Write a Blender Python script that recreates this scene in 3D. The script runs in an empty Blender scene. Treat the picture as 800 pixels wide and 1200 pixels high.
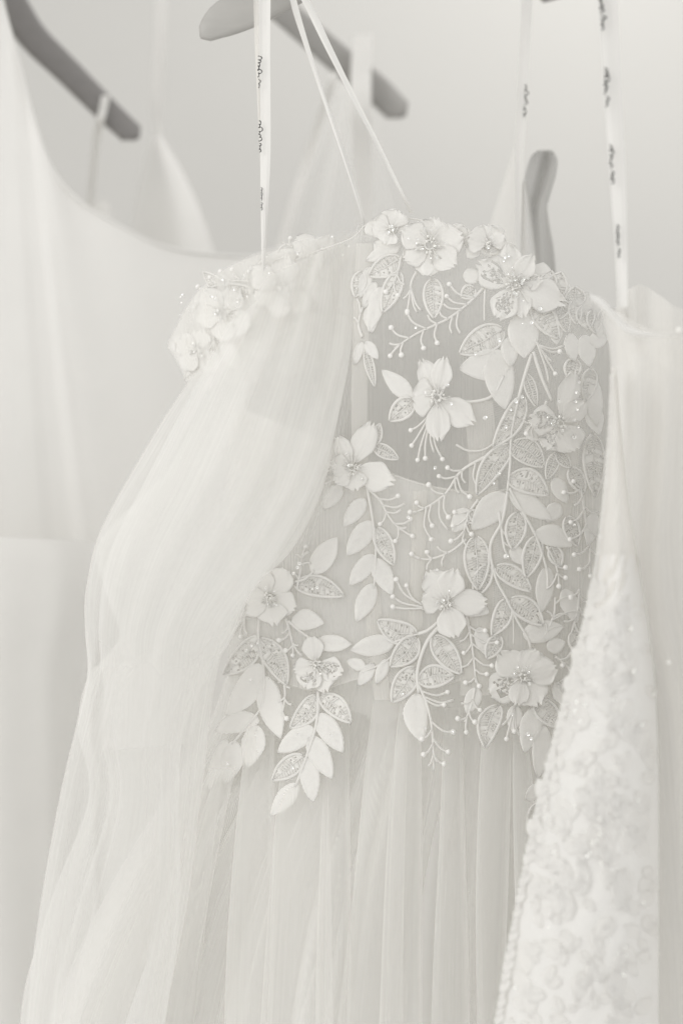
import bpy, math, random
import numpy as np
from mathutils import Vector

random.seed(7)
rng = np.random.default_rng(7)
scene = bpy.context.scene
COL = scene.collection

# ------------------------------------------------------------------ camera
K = 0.0005                      # metres per photograph pixel per metre of distance
CZ = 1.3
cam_d = bpy.data.cameras.new('camera')
cam = bpy.data.objects.new('camera', cam_d)
COL.objects.link(cam)
cam.location = (0, 0, CZ)
cam.rotation_euler = (math.radians(90), 0, 0)
cam_d.sensor_fit = 'VERTICAL'
cam_d.sensor_height = 36
cam_d.sensor_width = 24
cam_d.lens = 60
cam_d.clip_start = 0.05
cam_d.clip_end = 60
cam_d.dof.use_dof = True
cam_d.dof.focus_distance = 1.60
cam_d.dof.aperture_fstop = 2.1
scene.camera = cam

# ------------------------------------------------------------------ light
w = bpy.data.worlds.new('World')
scene.world = w
w.use_nodes = True
bg = w.node_tree.nodes['Background']
bg.inputs[0].default_value = (1.0, 0.99, 0.962, 1)
bg.inputs[1].default_value = 0.90


def area(name, loc, target, size, power, col=(1, .985, .955)):
    d = bpy.data.lights.new(name, 'AREA')
    d.shape = 'RECTANGLE'
    d.size, d.size_y = size
    d.energy = power
    d.color = col
    o = bpy.data.objects.new(name, d)
    COL.objects.link(o)
    o.location = loc
    v = Vector(target) - Vector(loc)
    o.rotation_euler = v.to_track_quat('-Z', 'Y').to_euler()
    return o


area('window_light', (-1.7, -0.1, 2.3), (0.1, 1.8, 1.25), (1.4, 1.6), 20)
area('added_wall_light', (0.55, 2.35, 2.6), (0.25, 3.1, 1.5), (0.6, 0.6), 5.0)  # added lamp with no visible source, brightens the middle of the wall

scene.view_settings.view_transform = 'Standard'
scene.view_settings.look = 'None'
scene.view_settings.exposure = -0.07
scene.view_settings.gamma = 1.0
scene.cycles.use_denoising = True
scene.cycles.max_bounces = 10
scene.cycles.diffuse_bounces = 8
scene.cycles.transmission_bounces = 6
scene.cycles.transparent_max_bounces = 32
scene.cycles.caustics_reflective = False
scene.cycles.caustics_refractive = False


# ------------------------------------------------------------------ materials
def new_mat(name):
    m = bpy.data.materials.new(name)
    m.use_nodes = True
    nt = m.node_tree
    for n in list(nt.nodes):
        nt.nodes.remove(n)
    out = nt.nodes.new('ShaderNodeOutputMaterial')
    return m, nt, out


def N(nt, t, **kw):
    n = nt.nodes.new(t)
    for k, v in kw.items():
        setattr(n, k, v)
    return n


def math_node(nt, op, a, b=None):
    n = N(nt, 'ShaderNodeMath', operation=op)
    for i, x in enumerate((a, b)):
        if x is None:
            continue
        if isinstance(x, (int, float)):
            n.inputs[i].default_value = x
        else:
            nt.links.new(x, n.inputs[i])
    return n.outputs[0]


def cloth_mat(name, col, rough=0.7, sheen=0.3, trans=0.25, bump_scale=900, bump=0.15, bdist=0.0006, var=0.03, spec=0.25):
    m, nt, out = new_mat(name)
    L = nt.links.new
    tc = N(nt, 'ShaderNodeTexCoord')
    p = N(nt, 'ShaderNodeBsdfPrincipled')
    p.inputs['Roughness'].default_value = rough
    p.inputs['Specular IOR Level'].default_value = spec
    p.inputs['Sheen Weight'].default_value = sheen
    p.inputs['Sheen Roughness'].default_value = 0.5
    nz = N(nt, 'ShaderNodeTexNoise')
    nz.inputs['Scale'].default_value = 14
    nz.inputs['Detail'].default_value = 5
    L(tc.outputs['Object'], nz.inputs['Vector'])
    mx = N(nt, 'ShaderNodeMix', data_type='RGBA')
    mx.inputs[6].default_value = tuple(c * (1 - var) for c in col) + (1,)
    mx.inputs[7].default_value = tuple(min(1, c * (1 + var)) for c in col) + (1,)
    L(nz.outputs['Fac'], mx.inputs[0])
    L(mx.outputs[2], p.inputs['Base Color'])
    n2 = N(nt, 'ShaderNodeTexNoise')
    n2.inputs['Scale'].default_value = bump_scale
    n2.inputs['Detail'].default_value = 3
    L(tc.outputs['Object'], n2.inputs['Vector'])
    b = N(nt, 'ShaderNodeBump')
    b.inputs['Strength'].default_value = bump
    b.inputs['Distance'].default_value = bdist
    L(n2.outputs['Fac'], b.inputs['Height'])
    L(b.outputs[0], p.inputs['Normal'])
    if trans > 0:
        t = N(nt, 'ShaderNodeBsdfTranslucent')
        L(mx.outputs[2], t.inputs['Color'])
        ms = N(nt, 'ShaderNodeMixShader')
        ms.inputs[0].default_value = trans
        L(p.outputs[0], ms.inputs[1])
        L(t.outputs[0], ms.inputs[2])
        L(ms.outputs[0], out.inputs[0])
    else:
        L(p.outputs[0], out.inputs[0])
    return m


def sheer_mat(name, col, alpha, net=0.0, trans=0.45, cell=0.0019, streak=0.12, cmin=0.14, sfreq=420):
    """woven net: the share of light it stops grows as the cloth turns edge-on, as real net does"""
    m, nt, out = new_mat(name)
    L = nt.links.new
    geo = N(nt, 'ShaderNodeNewGeometry')
    dot = N(nt, 'ShaderNodeVectorMath', operation='DOT_PRODUCT')
    L(geo.outputs['Normal'], dot.inputs[0])
    L(geo.outputs['Incoming'], dot.inputs[1])
    c = math_node(nt, 'ABSOLUTE', dot.outputs['Value'])
    c = math_node(nt, 'MAXIMUM', c, cmin)
    inv = math_node(nt, 'DIVIDE', 1.0, c)
    base = alpha
    uv = N(nt, 'ShaderNodeUVMap')
    # long weave streaks running down the cloth
    mp = N(nt, 'ShaderNodeMapping')
    mp.inputs['Scale'].default_value = (sfreq, 7, 1)
    L(uv.outputs[0], mp.inputs[0])
    nz = N(nt, 'ShaderNodeTexNoise')
    nz.inputs['Scale'].default_value = 1.0
    nz.inputs['Detail'].default_value = 4
    L(mp.outputs[0], nz.inputs['Vector'])
    st = math_node(nt, 'MULTIPLY', math_node(nt, 'SUBTRACT', nz.outputs['Fac'], 0.5), streak * 2)
    al = math_node(nt, 'ADD', st, base)
    if net > 0:
        mp2 = N(nt, 'ShaderNodeMapping')
        mp2.inputs['Scale'].default_value = (1 / cell, 1 / cell, 1)
        mp2.inputs['Rotation'].default_value = (0, 0, math.radians(38))
        L(uv.outputs[0], mp2.inputs[0])
        vo = N(nt, 'ShaderNodeTexVoronoi', voronoi_dimensions='2D')
        vo.inputs['Scale'].default_value = 1.0
        vo.inputs['Randomness'].default_value = 0.15
        L(mp2.outputs[0], vo.inputs['Vector'])
        v = math_node(nt, 'MULTIPLY', math_node(nt, 'SUBTRACT', vo.outputs['Distance'], 0.38), net * 2)
        al = math_node(nt, 'ADD', al, v)
    al = math_node(nt, 'MINIMUM', math_node(nt, 'MAXIMUM', al, 0.02), 0.97)
    one = math_node(nt, 'SUBTRACT', 1.0, al)
    pw = math_node(nt, 'POWER', one, inv)
    fac = math_node(nt, 'SUBTRACT', 1.0, pw)
    d = N(nt, 'ShaderNodeBsdfDiffuse')
    d.inputs['Color'].default_value = col + (1,)
    t = N(nt, 'ShaderNodeBsdfTranslucent')
    t.inputs['Color'].default_value = col + (1,)
    ms = N(nt, 'ShaderNodeMixShader')
    ms.inputs[0].default_value = trans
    L(d.outputs[0], ms.inputs[1])
    L(t.outputs[0], ms.inputs[2])
    tr = N(nt, 'ShaderNodeBsdfTransparent')
    fin = N(nt, 'ShaderNodeMixShader')
    L(fac, fin.inputs[0])
    L(tr.outputs[0], fin.inputs[1])
    L(ms.outputs[0], fin.inputs[2])
    L(fin.outputs[0], out.inputs[0])
    return m


WHITE = (0.80, 0.785, 0.745)
M_LACE = cloth_mat('lace_thread', (0.94, 0.93, 0.908), rough=0.6, trans=0.25, bump_scale=800, bump=0.6, bdist=0.0009)
M_CORD = cloth_mat('lace_cord', (0.90, 0.888, 0.862), rough=0.5, trans=0.15, bump_scale=1500, bump=0.5)
M_SATIN = cloth_mat('ivory_satin', (0.85, 0.842, 0.824), rough=0.5, trans=0.2, bump_scale=40, bump=0.05)
M_SATIN2 = cloth_mat('white_crepe', (0.88, 0.872, 0.854), rough=0.6, trans=0.2, bump_scale=60, bump=0.08)
M_LINING = cloth_mat('shaded_lining', (0.66, 0.653, 0.636), rough=0.8, trans=0.1, bump_scale=300, bump=0.1)  # greyed because the inside lies in shade; that shade is in the colour
M_SHADECLOTH = cloth_mat('shaded_crepe', (0.60, 0.595, 0.58), rough=0.8, trans=0.1, bump_scale=300, bump=0.1)  # shadow on the folded strap is put into this grey
M_SHADECLOTH2 = cloth_mat('pale_shaded_crepe', (0.78, 0.772, 0.755), rough=0.8, trans=0.1, bump_scale=300, bump=0.1)  # lighter step of the same painted-in shade
M_SKIRTLINE = cloth_mat('skirt_lining', (0.93, 0.924, 0.908), rough=0.8, trans=0.3, bump_scale=300, bump=0.1)
M_NET = sheer_mat('bodice_net', (0.90, 0.892, 0.870), 0.22, net=0.10, cell=0.0016)
M_MESH2 = sheer_mat('bodice_lining_net', (0.94, 0.933, 0.915), 0.80, net=0.10, cell=0.0017)
M_TULLE = sheer_mat('skirt_tulle', (0.945, 0.939, 0.924), 0.28, net=0.09, cell=0.0018, streak=0.08)
M_PANEL = sheer_mat('panel_tulle', (0.955, 0.95, 0.936), 0.26, net=0.06, cell=0.0016, streak=0.05, cmin=0.2)
M_TULLE2 = sheer_mat('under_tulle', (0.945, 0.939, 0.924), 0.34, net=0.05, cell=0.0023, streak=0.08)
M_SLEEVE = sheer_mat('sleeve_tulle', (0.96, 0.955, 0.94), 0.20, net=0.03, cell=0.0016, streak=0.06, cmin=0.42, sfreq=160)
M_FARSHEER = sheer_mat('far_chiffon', (0.92, 0.908, 0.882), 0.5, net=0.0, streak=0.1)
M_BONE = sheer_mat('boning_tape', (0.9, 0.888, 0.862), 0.62, net=0.0, streak=0.05)
M_FRONT = sheer_mat('near_net', (0.9, 0.888, 0.862), 0.46, net=0.0, streak=0.1)

m, nt, out = new_mat('pearl_bead')
p = N(nt, 'ShaderNodeBsdfPrincipled')
p.inputs['Base Color'].default_value = (0.86, 0.85, 0.82, 1)
p.inputs['Roughness'].default_value = 0.28
p.inputs['Specular IOR Level'].default_value = 0.6
nt.links.new(p.outputs[0], out.inputs[0])
M_BEAD = m
m, nt, out = new_mat('sequin_foil')
p = N(nt, 'ShaderNodeBsdfPrincipled')
p.inputs['Base Color'].default_value = (0.93, 0.93, 0.91, 1)
p.inputs['Metallic'].default_value = 0.75
p.inputs['Roughness'].default_value = 0.16
nt.links.new(p.outputs[0], out.inputs[0])
M_SEQ = m


def wood_mat(name, c1, c2, rough=0.45):
    m, nt, out = new_mat(name)
    L = nt.links.new
    tc = N(nt, 'ShaderNodeTexCoord')
    mp = N(nt, 'ShaderNodeMapping')
    mp.inputs['Scale'].default_value = (12, 60, 60)
    L(tc.outputs['Object'], mp.inputs[0])
    nz = N(nt, 'ShaderNodeTexNoise')
    nz.inputs['Scale'].default_value = 2
    nz.inputs['Detail'].default_value = 7
    L(mp.outputs[0], nz.inputs['Vector'])
    mx = N(nt, 'ShaderNodeMix', data_type='RGBA')
    mx.inputs[6].default_value = c1 + (1,)
    mx.inputs[7].default_value = c2 + (1,)
    L(nz.outputs['Fac'], mx.inputs[0])
    p = N(nt, 'ShaderNodeBsdfPrincipled')
    p.inputs['Roughness'].default_value = rough
    L(mx.outputs[2], p.inputs['Base Color'])
    L(p.outputs[0], out.inputs[0])
    return m


M_WOOD_D = wood_mat('hazed_dark_wood', (0.20, 0.19, 0.185), (0.26, 0.25, 0.245))  # dark wood lifted to grey: a veil of haze put into the colour
M_WOOD_M = wood_mat('hazed_mid_wood', (0.27, 0.262, 0.25), (0.34, 0.33, 0.315))  # haze over the dark arm mixed into this grey too
M_WOOD_L = wood_mat('bleached_wood', (0.40, 0.392, 0.375), (0.47, 0.46, 0.44))
m, nt, out = new_mat('brushed_steel')
p = N(nt, 'ShaderNodeBsdfPrincipled')
p.inputs['Base Color'].default_value = (0.5, 0.5, 0.49, 1)
p.inputs['Metallic'].default_value = 1
p.inputs['Roughness'].default_value = 0.3
nt.links.new(p.outputs[0], out.inputs[0])
M_STEEL = m
m, nt, out = new_mat('print_ink')
p = N(nt, 'ShaderNodeBsdfPrincipled')
p.inputs['Base Color'].default_value = (0.07, 0.07, 0.07, 1)
p.inputs['Roughness'].default_value = 0.7
nt.links.new(p.outputs[0], out.inputs[0])
M_INK = m

# painted wall with faint roller mottling
m, nt, out = new_mat('wall_paint')
L = nt.links.new
tc = N(nt, 'ShaderNodeTexCoord')
nz = N(nt, 'ShaderNodeTexNoise')
nz.inputs['Scale'].default_value = 2.2
nz.inputs['Detail'].default_value = 6
L(tc.outputs['Object'], nz.inputs['Vector'])
mx = N(nt, 'ShaderNodeMix', data_type='RGBA')
mx.inputs[6].default_value = (0.57, 0.563, 0.546, 1)
mx.inputs[7].default_value = (0.60, 0.593, 0.575, 1)
L(nz.outputs['Fac'], mx.inputs[0])
n2 = N(nt, 'ShaderNodeTexNoise')
n2.inputs['Scale'].default_value = 260
n2.inputs['Detail'].default_value = 3
L(tc.outputs['Object'], n2.inputs['Vector'])
b = N(nt, 'ShaderNodeBump')
b.inputs['Strength'].default_value = 0.2
b.inputs['Distance'].default_value = 0.001
L(n2.outputs['Fac'], b.inputs['Height'])
p = N(nt, 'ShaderNodeBsdfPrincipled')
p.inputs['Roughness'].default_value = 0.85
L(mx.outputs[2], p.inputs['Base Color'])
L(b.outputs[0], p.inputs['Normal'])
L(p.outputs[0], out.inputs[0])
M_WALL = m


# ------------------------------------------------------------------ helpers
def W(px, py, Y):
    return ((px - 400) * K * Y, Y, CZ - (py - 600) * K * Y)


ORI = {}


def thing(name, label, cat, loc, group=None):
    o = bpy.data.objects.new(name, None)
    COL.objects.link(o)
    o.location = loc
    o.empty_display_size = 0.05
    o['label'] = label
    o['category'] = cat
    if group:
        o['group'] = group
    ORI[o] = np.array(loc, float)
    return o


def link(name, V, F, mat, parent=None, smooth=True, uv=None, kind=None, label=None):
    V = np.asarray(V, float)
    org = V.mean(axis=0)
    me = bpy.data.meshes.new(name)
    me.from_pydata((V - org).tolist(), [], F)
    me.materials.append(mat)
    if smooth:
        me.polygons.foreach_set('use_smooth', [True] * len(me.polygons))
    if uv is not None:
        lay = me.uv_layers.new(name='UVMap')
        vi = np.empty(len(me.loops), int)
        me.loops.foreach_get('vertex_index', vi)
        lay.data.foreach_set('uv', np.asarray(uv, float)[vi].ravel())
    me.update()
    o = bpy.data.objects.new(name, me)
    COL.objects.link(o)
    base = ORI[parent] if parent is not None else np.zeros(3)
    o.location = org - base
    ORI[o] = org
    if parent is not None:
        o.parent = parent
    if kind:
        o['kind'] = kind
    if label:
        o['label'] = label
    return o


def cr(pts, n):
    """Catmull-Rom through pts (k,d) at n even parameters"""
    P = np.asarray(pts, float)
    k = len(P)
    P = np.vstack([2 * P[0] - P[1], P, 2 * P[-1] - P[-2]])
    t = np.linspace(0, k - 1 - 1e-9, n)
    i = t.astype(int)
    f = (t - i)[:, None]
    a, b, c, d = P[i], P[i + 1], P[i + 2], P[i + 3]
    return 0.5 * ((2 * b) + (-a + c) * f + (2 * a - 5 * b + 4 * c - d) * f**2 + (-a + 3 * b - 3 * c + d) * f**3)


def grid_faces(nv, nu, wrap=False):
    F = []
    for j in range(nv - 1):
        for i in range(nu if wrap else nu - 1):
            a = j * nu + i
            b = j * nu + (i + 1) % nu
            F.append((a, b, b + nu, a + nu))
    return F


def pix2w(PX, PY, Y):
    return np.stack([(PX - 400) * K * Y, Y, CZ - (PY - 600) * K * Y], -1)


def uv_len(P, nv, nu):
    G = P.reshape(nv, nu, 3)
    du = np.linalg.norm(np.diff(G, axis=1), axis=2).mean(axis=0)
    dv = np.linalg.norm(np.diff(G, axis=0), axis=2).mean(axis=1)
    u = np.concatenate([[0], np.cumsum(du)])
    v = np.concatenate([[0], np.cumsum(dv)])
    UU, VV = np.meshgrid(u, v)
    return np.stack([UU.ravel(), VV.ravel()], -1)


def sheet(name, rows, mat, parent, nu=80, nv=80, fold=None, **kw):
    """rows of (px,py,Y) control points, smoothly interpolated; fold(u,v)->metres towards +Y"""
    R = np.array(rows, float)
    A = np.stack([cr(r, nu) for r in R])                 # rows,nu,3
    G = np.stack([cr(A[:, i], nv) for i in range(nu)], 1)  # nv,nu,3
    u = np.linspace(0, 1, nu)[None, :].repeat(nv, 0)
    v = np.linspace(0, 1, nv)[:, None].repeat(nu, 1)
    Y = G[..., 2].copy()
    if fold is not None:
        Y = Y + fold(u, v)
    P = pix2w(G[..., 0], G[..., 1], Y).reshape(-1, 3)
    return link(name, P, grid_faces(nv, nu), mat, parent, uv=uv_len(P, nv, nu), **kw)


def tube_g(name, rows, mat, parent, nu=240, nv=90, fold=None, a0=0.0, a1=2 * math.pi, **kw):
    """rows (Lx,Ly,Rx,Ry,Y,depth): cloth round an axis; fold(theta,v)->metres outward"""
    R = cr(np.array(rows, float), nv)
    full = abs(a1 - a0 - 2 * math.pi) < 1e-6
    th = np.linspace(a0, a1, nu, endpoint=not full)
    v = np.linspace(0, 1, nv)
    TH, V = np.meshgrid(th, v)
    mx, my = (R[:, 0] + R[:, 2]) / 2, (R[:, 1] + R[:, 3]) / 2
    hx, hy = (R[:, 2] - R[:, 0]) / 2, (R[:, 3] - R[:, 1]) / 2
    f = fold(TH, V) if fold is not None else 0 * TH
    hw = np.hypot(hx, hy)[:, None]
    fp = f / (K * 1.6)                       # metres -> photo px at the dress
    PX = mx[:, None] - hx[:, None] * np.cos(TH) * (1 + fp / hw)
    PY = my[:, None] - hy[:, None] * np.cos(TH) * (1 + fp / hw)
    Y = R[:, 4][:, None] - (R[:, 5][:, None] + f) * np.sin(TH)
    P = pix2w(PX, PY, Y).reshape(-1, 3)
    return link(name, P, grid_faces(nv, nu, full), mat, parent, uv=uv_len(P, nv, nu), **kw)


def tube_vf(P, r, n=6, flat=1.0, closed=False):
    """tube around a 3D polyline; r scalar or list; flat squeezes it in Y"""
    P = np.asarray(P, float)
    k = len(P)
    r = np.full(k, r) if np.isscalar(r) else np.asarray(r, float)
    T = np.gradient(P, axis=0)
    if closed:
        T = np.roll(P, -1, 0) - np.roll(P, 1, 0)
    T /= np.linalg.norm(T, axis=1)[:, None] + 1e-12
    up = np.array([0, 1.0, 0])
    S = np.cross(T, up)
    nS = np.linalg.norm(S, axis=1)[:, None]
    S = np.where(nS < 1e-6, np.array([1.0, 0, 0]), S / (nS + 1e-12))
    U = np.cross(S, T)
    V, F = [], []
    for i in range(k):
        for j in range(n):
            a = 2 * math.pi * j / n
            V.append(P[i] + r[i] * (math.cos(a) * S[i] + math.sin(a) * U[i] * flat))
    kk = k if closed else k - 1
    for i in range(kk):
        for j in range(n):
            a, b = i * n + j, i * n + (j + 1) % n
            c, d = ((i + 1) % k) * n + (j + 1) % n, ((i + 1) % k) * n + j
            F.append((a, b, c, d))
    if not closed:
        F.append(tuple(range(n))[::-1])
        F.append(tuple((k - 1) * n + j for j in range(n)))
    return V, F


class MB:
    def __init__(s):
        s.V, s.F = [], []

    def add(s, V, F):
        o = len(s.V)
        s.V.extend([tuple(v) for v in V])
        s.F.extend([tuple(i + o for i in f) for f in F])

    def build(s, name, mat, parent, **kw):
        return link(name, s.V, s.F, mat, parent, **kw)


def snoise(seed, n=6, lo=1, hi=5):
    r = random.Random(seed)
    T = [(r.uniform(lo, hi), r.uniform(lo, hi) * .5, r.uniform(0, 6.3), r.uniform(.4, 1)) for _ in range(n)]

    def f(u, v):
        s = 0
        for a, b, c, d in T:
            s = s + d * np.sin(a * 6.283 * u + b * 6.283 * v + c)
        return s / n
    return f


# ------------------------------------------------------------------ wall
def wall():
    X = 6
    V = [(-X, 3.1, -0.6), (X, 3.1, -0.6), (X, 3.1, 4.2), (-X, 3.1, 4.2), (-X, 3.25, -0.6), (X, 3.25, -0.6), (X, 3.25, 4.2), (-X, 3.25, 4.2)]
    F = [(0, 1, 2, 3), (5, 4, 7, 6), (4, 0, 3, 7), (1, 5, 6, 2), (3, 2, 6, 7), (4, 5, 1, 0)]
    o = link('wall', V, F, M_WALL, smooth=False, kind='structure')


wall()


# ------------------------------------------------------------------ hangers
def arm_mesh(P, hgt, thick):
    """sweep a rounded-rectangle section along 3D points P (tip first)"""
    P = np.asarray(P, float)
    k = len(P)
    T = np.gradient(P, axis=0)
    T /= np.linalg.norm(T, axis=1)[:, None]
    horiz = np.array([T[k // 2][0], T[k // 2][1], 0])
    horiz /= np.linalg.norm(horiz)
    side = np.array([-horiz[1], horiz[0], 0])            # thickness direction
    V, F = [], []
    n = 12
    for i in range(k):
        up = np.cross(side, T[i])
        up /= np.linalg.norm(up)
        if up[2] < 0:
            up = -up
        for j in range(n):
            a = 2 * math.pi * j / n
            c, s = math.cos(a), math.sin(a)
            cx = math.copysign(abs(c)**0.55, c)
            sy = math.copysign(abs(s)**0.55, s)
            V.append(P[i] + side * cx * thick[i] / 2 + up * sy * hgt[i] / 2)
    F = grid_faces(k, n, True)
    F.append(tuple(range(n))[::-1])
    F.append(tuple((k - 1) * n + j for j in range(n)))
    return V, F


def hanger(label, mat, pts_px, hpx, parent_loc, thick=0.013, both=None):
    """pts_px: arm centreline tip->neck as (px,py,Y); hpx heights in px"""
    root = thing('clothes_hanger', label, 'hanger', parent_loc, 'wooden hangers the dresses hang from')
    n = 28

    def one(pts, hp):
        C = cr(pts, n)
        H = cr([[h] for h in hp], n)[:, 0]
        s = np.linspace(0, 1, n)
        tip = np.clip(s / 0.045, 0.0, 1)
        rnd = np.sqrt(np.clip(1 - (1 - tip)**2, 0.03, 1))
        P = np.array([W(*c) for c in C])
        hm = H * rnd * K * C[:, 2]
        return arm_mesh(P, hm, thick * (0.6 + 0.4 * rnd))
    V, F = one(pts_px, hpx)
    link('arm', V, F, mat, root)
    if both:
        V, F = one(both, hpx)
        link('arm', V, F, mat, root)
    # metal hook above
    nx, ny, ny_ = pts_px[-1]
    hook = [W(nx, ny, ny_), W(nx, ny - 60, ny_), W(nx, ny - 90, ny_), W(nx + 22, ny - 118, ny_), W(nx + 45, ny - 138, ny_),
            W(nx + 30, ny - 170, ny_), W(nx - 5, ny - 180, ny_), W(nx - 35, ny - 160, ny_), W(nx - 38, ny - 140, ny_)]
    V, F = tube_vf(cr(hook, 30), 0.0022, 8)
    link('hook', V, F, M_STEEL, root)
    return root


hanger('dark grey hanger arm slanting down into the top left corner above the plain white dress', M_WOOD_D,
       [(161, 163, 2.2), (128, 132, 2.2), (80, 84, 2.18), (38, 42, 2.16), (10, 0, 2.14), (-30, -45, 2.12), (-80, -70, 2.1)],
       [30, 31, 34, 38, 42, 44, 44], W(-80, -70, 2.1),
       both=[(-330, 60, 1.85), (-300, 40, 1.87), (-250, 10, 1.92), (-200, -20, 1.96), (-150, -45, 2.0), (-110, -60, 2.05), (-80, -70, 2.1)])
hanger('mid grey hanger arm with a light strap over its notch, behind the thin crossed straps', M_WOOD_M,
       [(473, 137, 2.25), (440, 104, 2.25), (400, 72, 2.23), (355, 33, 2.2), (318, 0, 2.18), (270, -45, 2.15), (220, -70, 2.12)],
       [34, 37, 36, 35, 36, 40, 44], W(220, -70, 2.12),
       both=[(-10, -190, 1.9), (20, -180, 1.92), (60, -160, 1.95), (100, -140, 2.0), (150, -110, 2.04), (190, -85, 2.08), (220, -70, 2.12)])
hanger('pale bleached hanger with rounded arm tip that carries the floral lace dress', M_WOOD_L,
       [(235, 44, 1.66), (260, 24, 1.66), (300, 4, 1.66), (345, -18, 1.66), (390, -45, 1.66), (420, -70, 1.66), (440, -90, 1.66)],
       [16, 42, 50, 46, 42, 44, 48], W(440, -90, 1.66), thick=0.011,
       both=[(640, -110, 1.68), (620, -106, 1.68), (590, -100, 1.68), (550, -98, 1.67), (510, -96, 1.67), (470, -92, 1.66), (440, -90, 1.66)])
hanger('dark hanger whose low arm tip just shows at the top edge, right of middle', M_WOOD_D,
       [(628, -8, 1.95), (650, -16, 1.95), (690, -30, 1.95), (730, -50, 1.95), (770, -70, 1.95), (800, -90, 1.95), (830, -105, 1.95)],
       [26, 30, 32, 32, 34, 38, 42], W(830, -105, 1.95),
       both=[(1030, -20, 1.95), (1010, -30, 1.95), (980, -40, 1.95), (940, -55, 1.95), (900, -75, 1.95), (860, -92, 1.95), (830, -105, 1.95)])


# ------------------------------------------------------------------ ribbons
def ribbon(name, pts, widths, mat, parent, n=60, twist=0.0, thick=0.0005, seed=0):
    C = cr(pts, n)
    Wd = cr([[x] for x in widths], n)[:, 0]
    nz = snoise(seed)
    V = []
    for i in range(n):
        x, y, Y = C[i]
        s = i / (n - 1)
        hw = Wd[i] / 2
        for k in range(4):
            f = (k / 3) * 2 - 1
            dy = 0.0012 * math.sin(f * 1.8 + 5 * s + seed) + 0.002 * float(nz(s * .8, f * .1)) + twist * f * 0.002
            V.append(W(x + f * hw, y, Y + dy))
        for k in range(4):
            f = 1 - (k / 3) * 2
            dy = 0.0012 * math.sin(f * 1.8 + 5 * s + seed) + 0.002 * float(nz(s * .8, f * .1)) + twist * f * 0.002
            V.append(W(x + f * hw, y, Y + dy + thick))
    F = grid_faces(n, 8, True)
    F.append(tuple(range(8))[::-1])
    F.append(tuple((n - 1) * 8 + j for j in range(8)))
    # side-by-side uv
    return link(name, V, F, mat, parent, smooth=False)


def script_print(parent, x, y0, y1, Y, size, seed, slant=0.0, bold=0.5):
    """a run of small handwritten characters printed along the ribbon (reads downwards)"""
    r = random.Random(seed)
    mb = MB()
    y = y0
    while y < y1 - 2:
        word = min(y1 - y, r.uniform(.35, .6) * (y1 - y0) + size)
        nl = max(2, int(word / (size * .55)))
        amps = [r.choice([.22, .25, .3, .62]) * size for _ in range(nl + 1)]
        loops = [r.uniform(.05, .32) * size for _ in range(nl + 1)]
        pts = []
        for a in np.linspace(0, nl, nl * 9):
            k = int(min(nl - 1, a))
            ph = (a - k) * 2 * math.pi
            amp = amps[k]
            pts.append((x + slant * (y - y0) + amp * (1 - math.cos(ph)) * .5 - size * .25 + .08 * size * math.sin(a * 3), y + word * a / nl - loops[k] * math.sin(ph)))
        rad = [bold * K * Y * (.55 + .6 * abs(math.sin(i * .8 + seed))) for i in range(len(pts))]
        V, F = tube_vf([W(p[0], p[1], Y) for p in pts], rad, 4, flat=0.25)
        mb.add(V, F)
        y += word + size * .5
    return mb.build('printed_lettering', M_INK, parent)


# ------------------------------------------------------------------ far dresses
# plain white dress on the left
plain = thing('wedding_dress', 'plain smooth white dress with a wide scooped neckline, behind the tulle sleeve at left', 'dress', W(120, 700, 2.05), 'dresses hanging side by side')
edge = [(-150, -140), (-90, -110), (-40, -90), (-8, -60), (3, 0), (22, 70), (42, 145), (62, 198), (92, 234), (140, 264), (190, 288), (245, 298), (310, 300), (370, 292), (430, 280)]
cols = np.linspace(-190, 470, len(edge))
nf = snoise(11, 8, .6, 3)


def fold_plain(u, v):
    d = u * 1.0 - v * 0.22
    return .32 * (0.012 * np.sin(d * 34 + 1) * np.exp(-((u - .35) / .3)**2) + 0.016 * nf(u * 1.5, v * .5) * np.minimum(1, v * 5)
            - 0.015 * np.exp(-((d - 0.23) / .03)**2) * np.sin(np.clip(v, 0, 1) * 3.1)
            + 0.012 * np.exp(-((d - 0.32) / .035)**2) * np.sin(np.clip(v, 0, 1) * 3.1)
            - 0.012 * np.exp(-((d - 0.42) / .025)**2) * np.sin(np.clip(v * 1.3, 0, 1) * 3.1))


rows = []
for k, f in enumerate([0, .06, .2, .4, .6, .8, 1.0]):
    rows.append([(e[0] * (1 - f) + c * f, e[1] * (1 - f) + 1420 * f, 2.02 + 0.10 * abs((i / 14 - .5) * 2)**2 - 0.02 * math.sin(f * 3)) for i, (e, c) in enumerate(zip(edge, cols))])
sheet('dress_front', rows, M_SATIN, plain, 150, 110, fold_plain)
rows2 = [[(p_[0], p_[1] + (24 if k == 0 else 0), 2.26 - (p_[2] - 2.02) * 1.0) for p_ in r] for k, r in enumerate(rows)]
sheet('dress_back', rows2, M_SATIN, plain, 60, 50)
# rolled hem round the neckline
hem = cr([(e[0], e[1], rows[0][i][2] - 0.001) for i, e in enumerate(edge)], 90)
V, F = tube_vf([W(*h) for h in hem], 0.0022, 6)
link('neck_binding', V, F, M_SATIN, plain)

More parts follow.
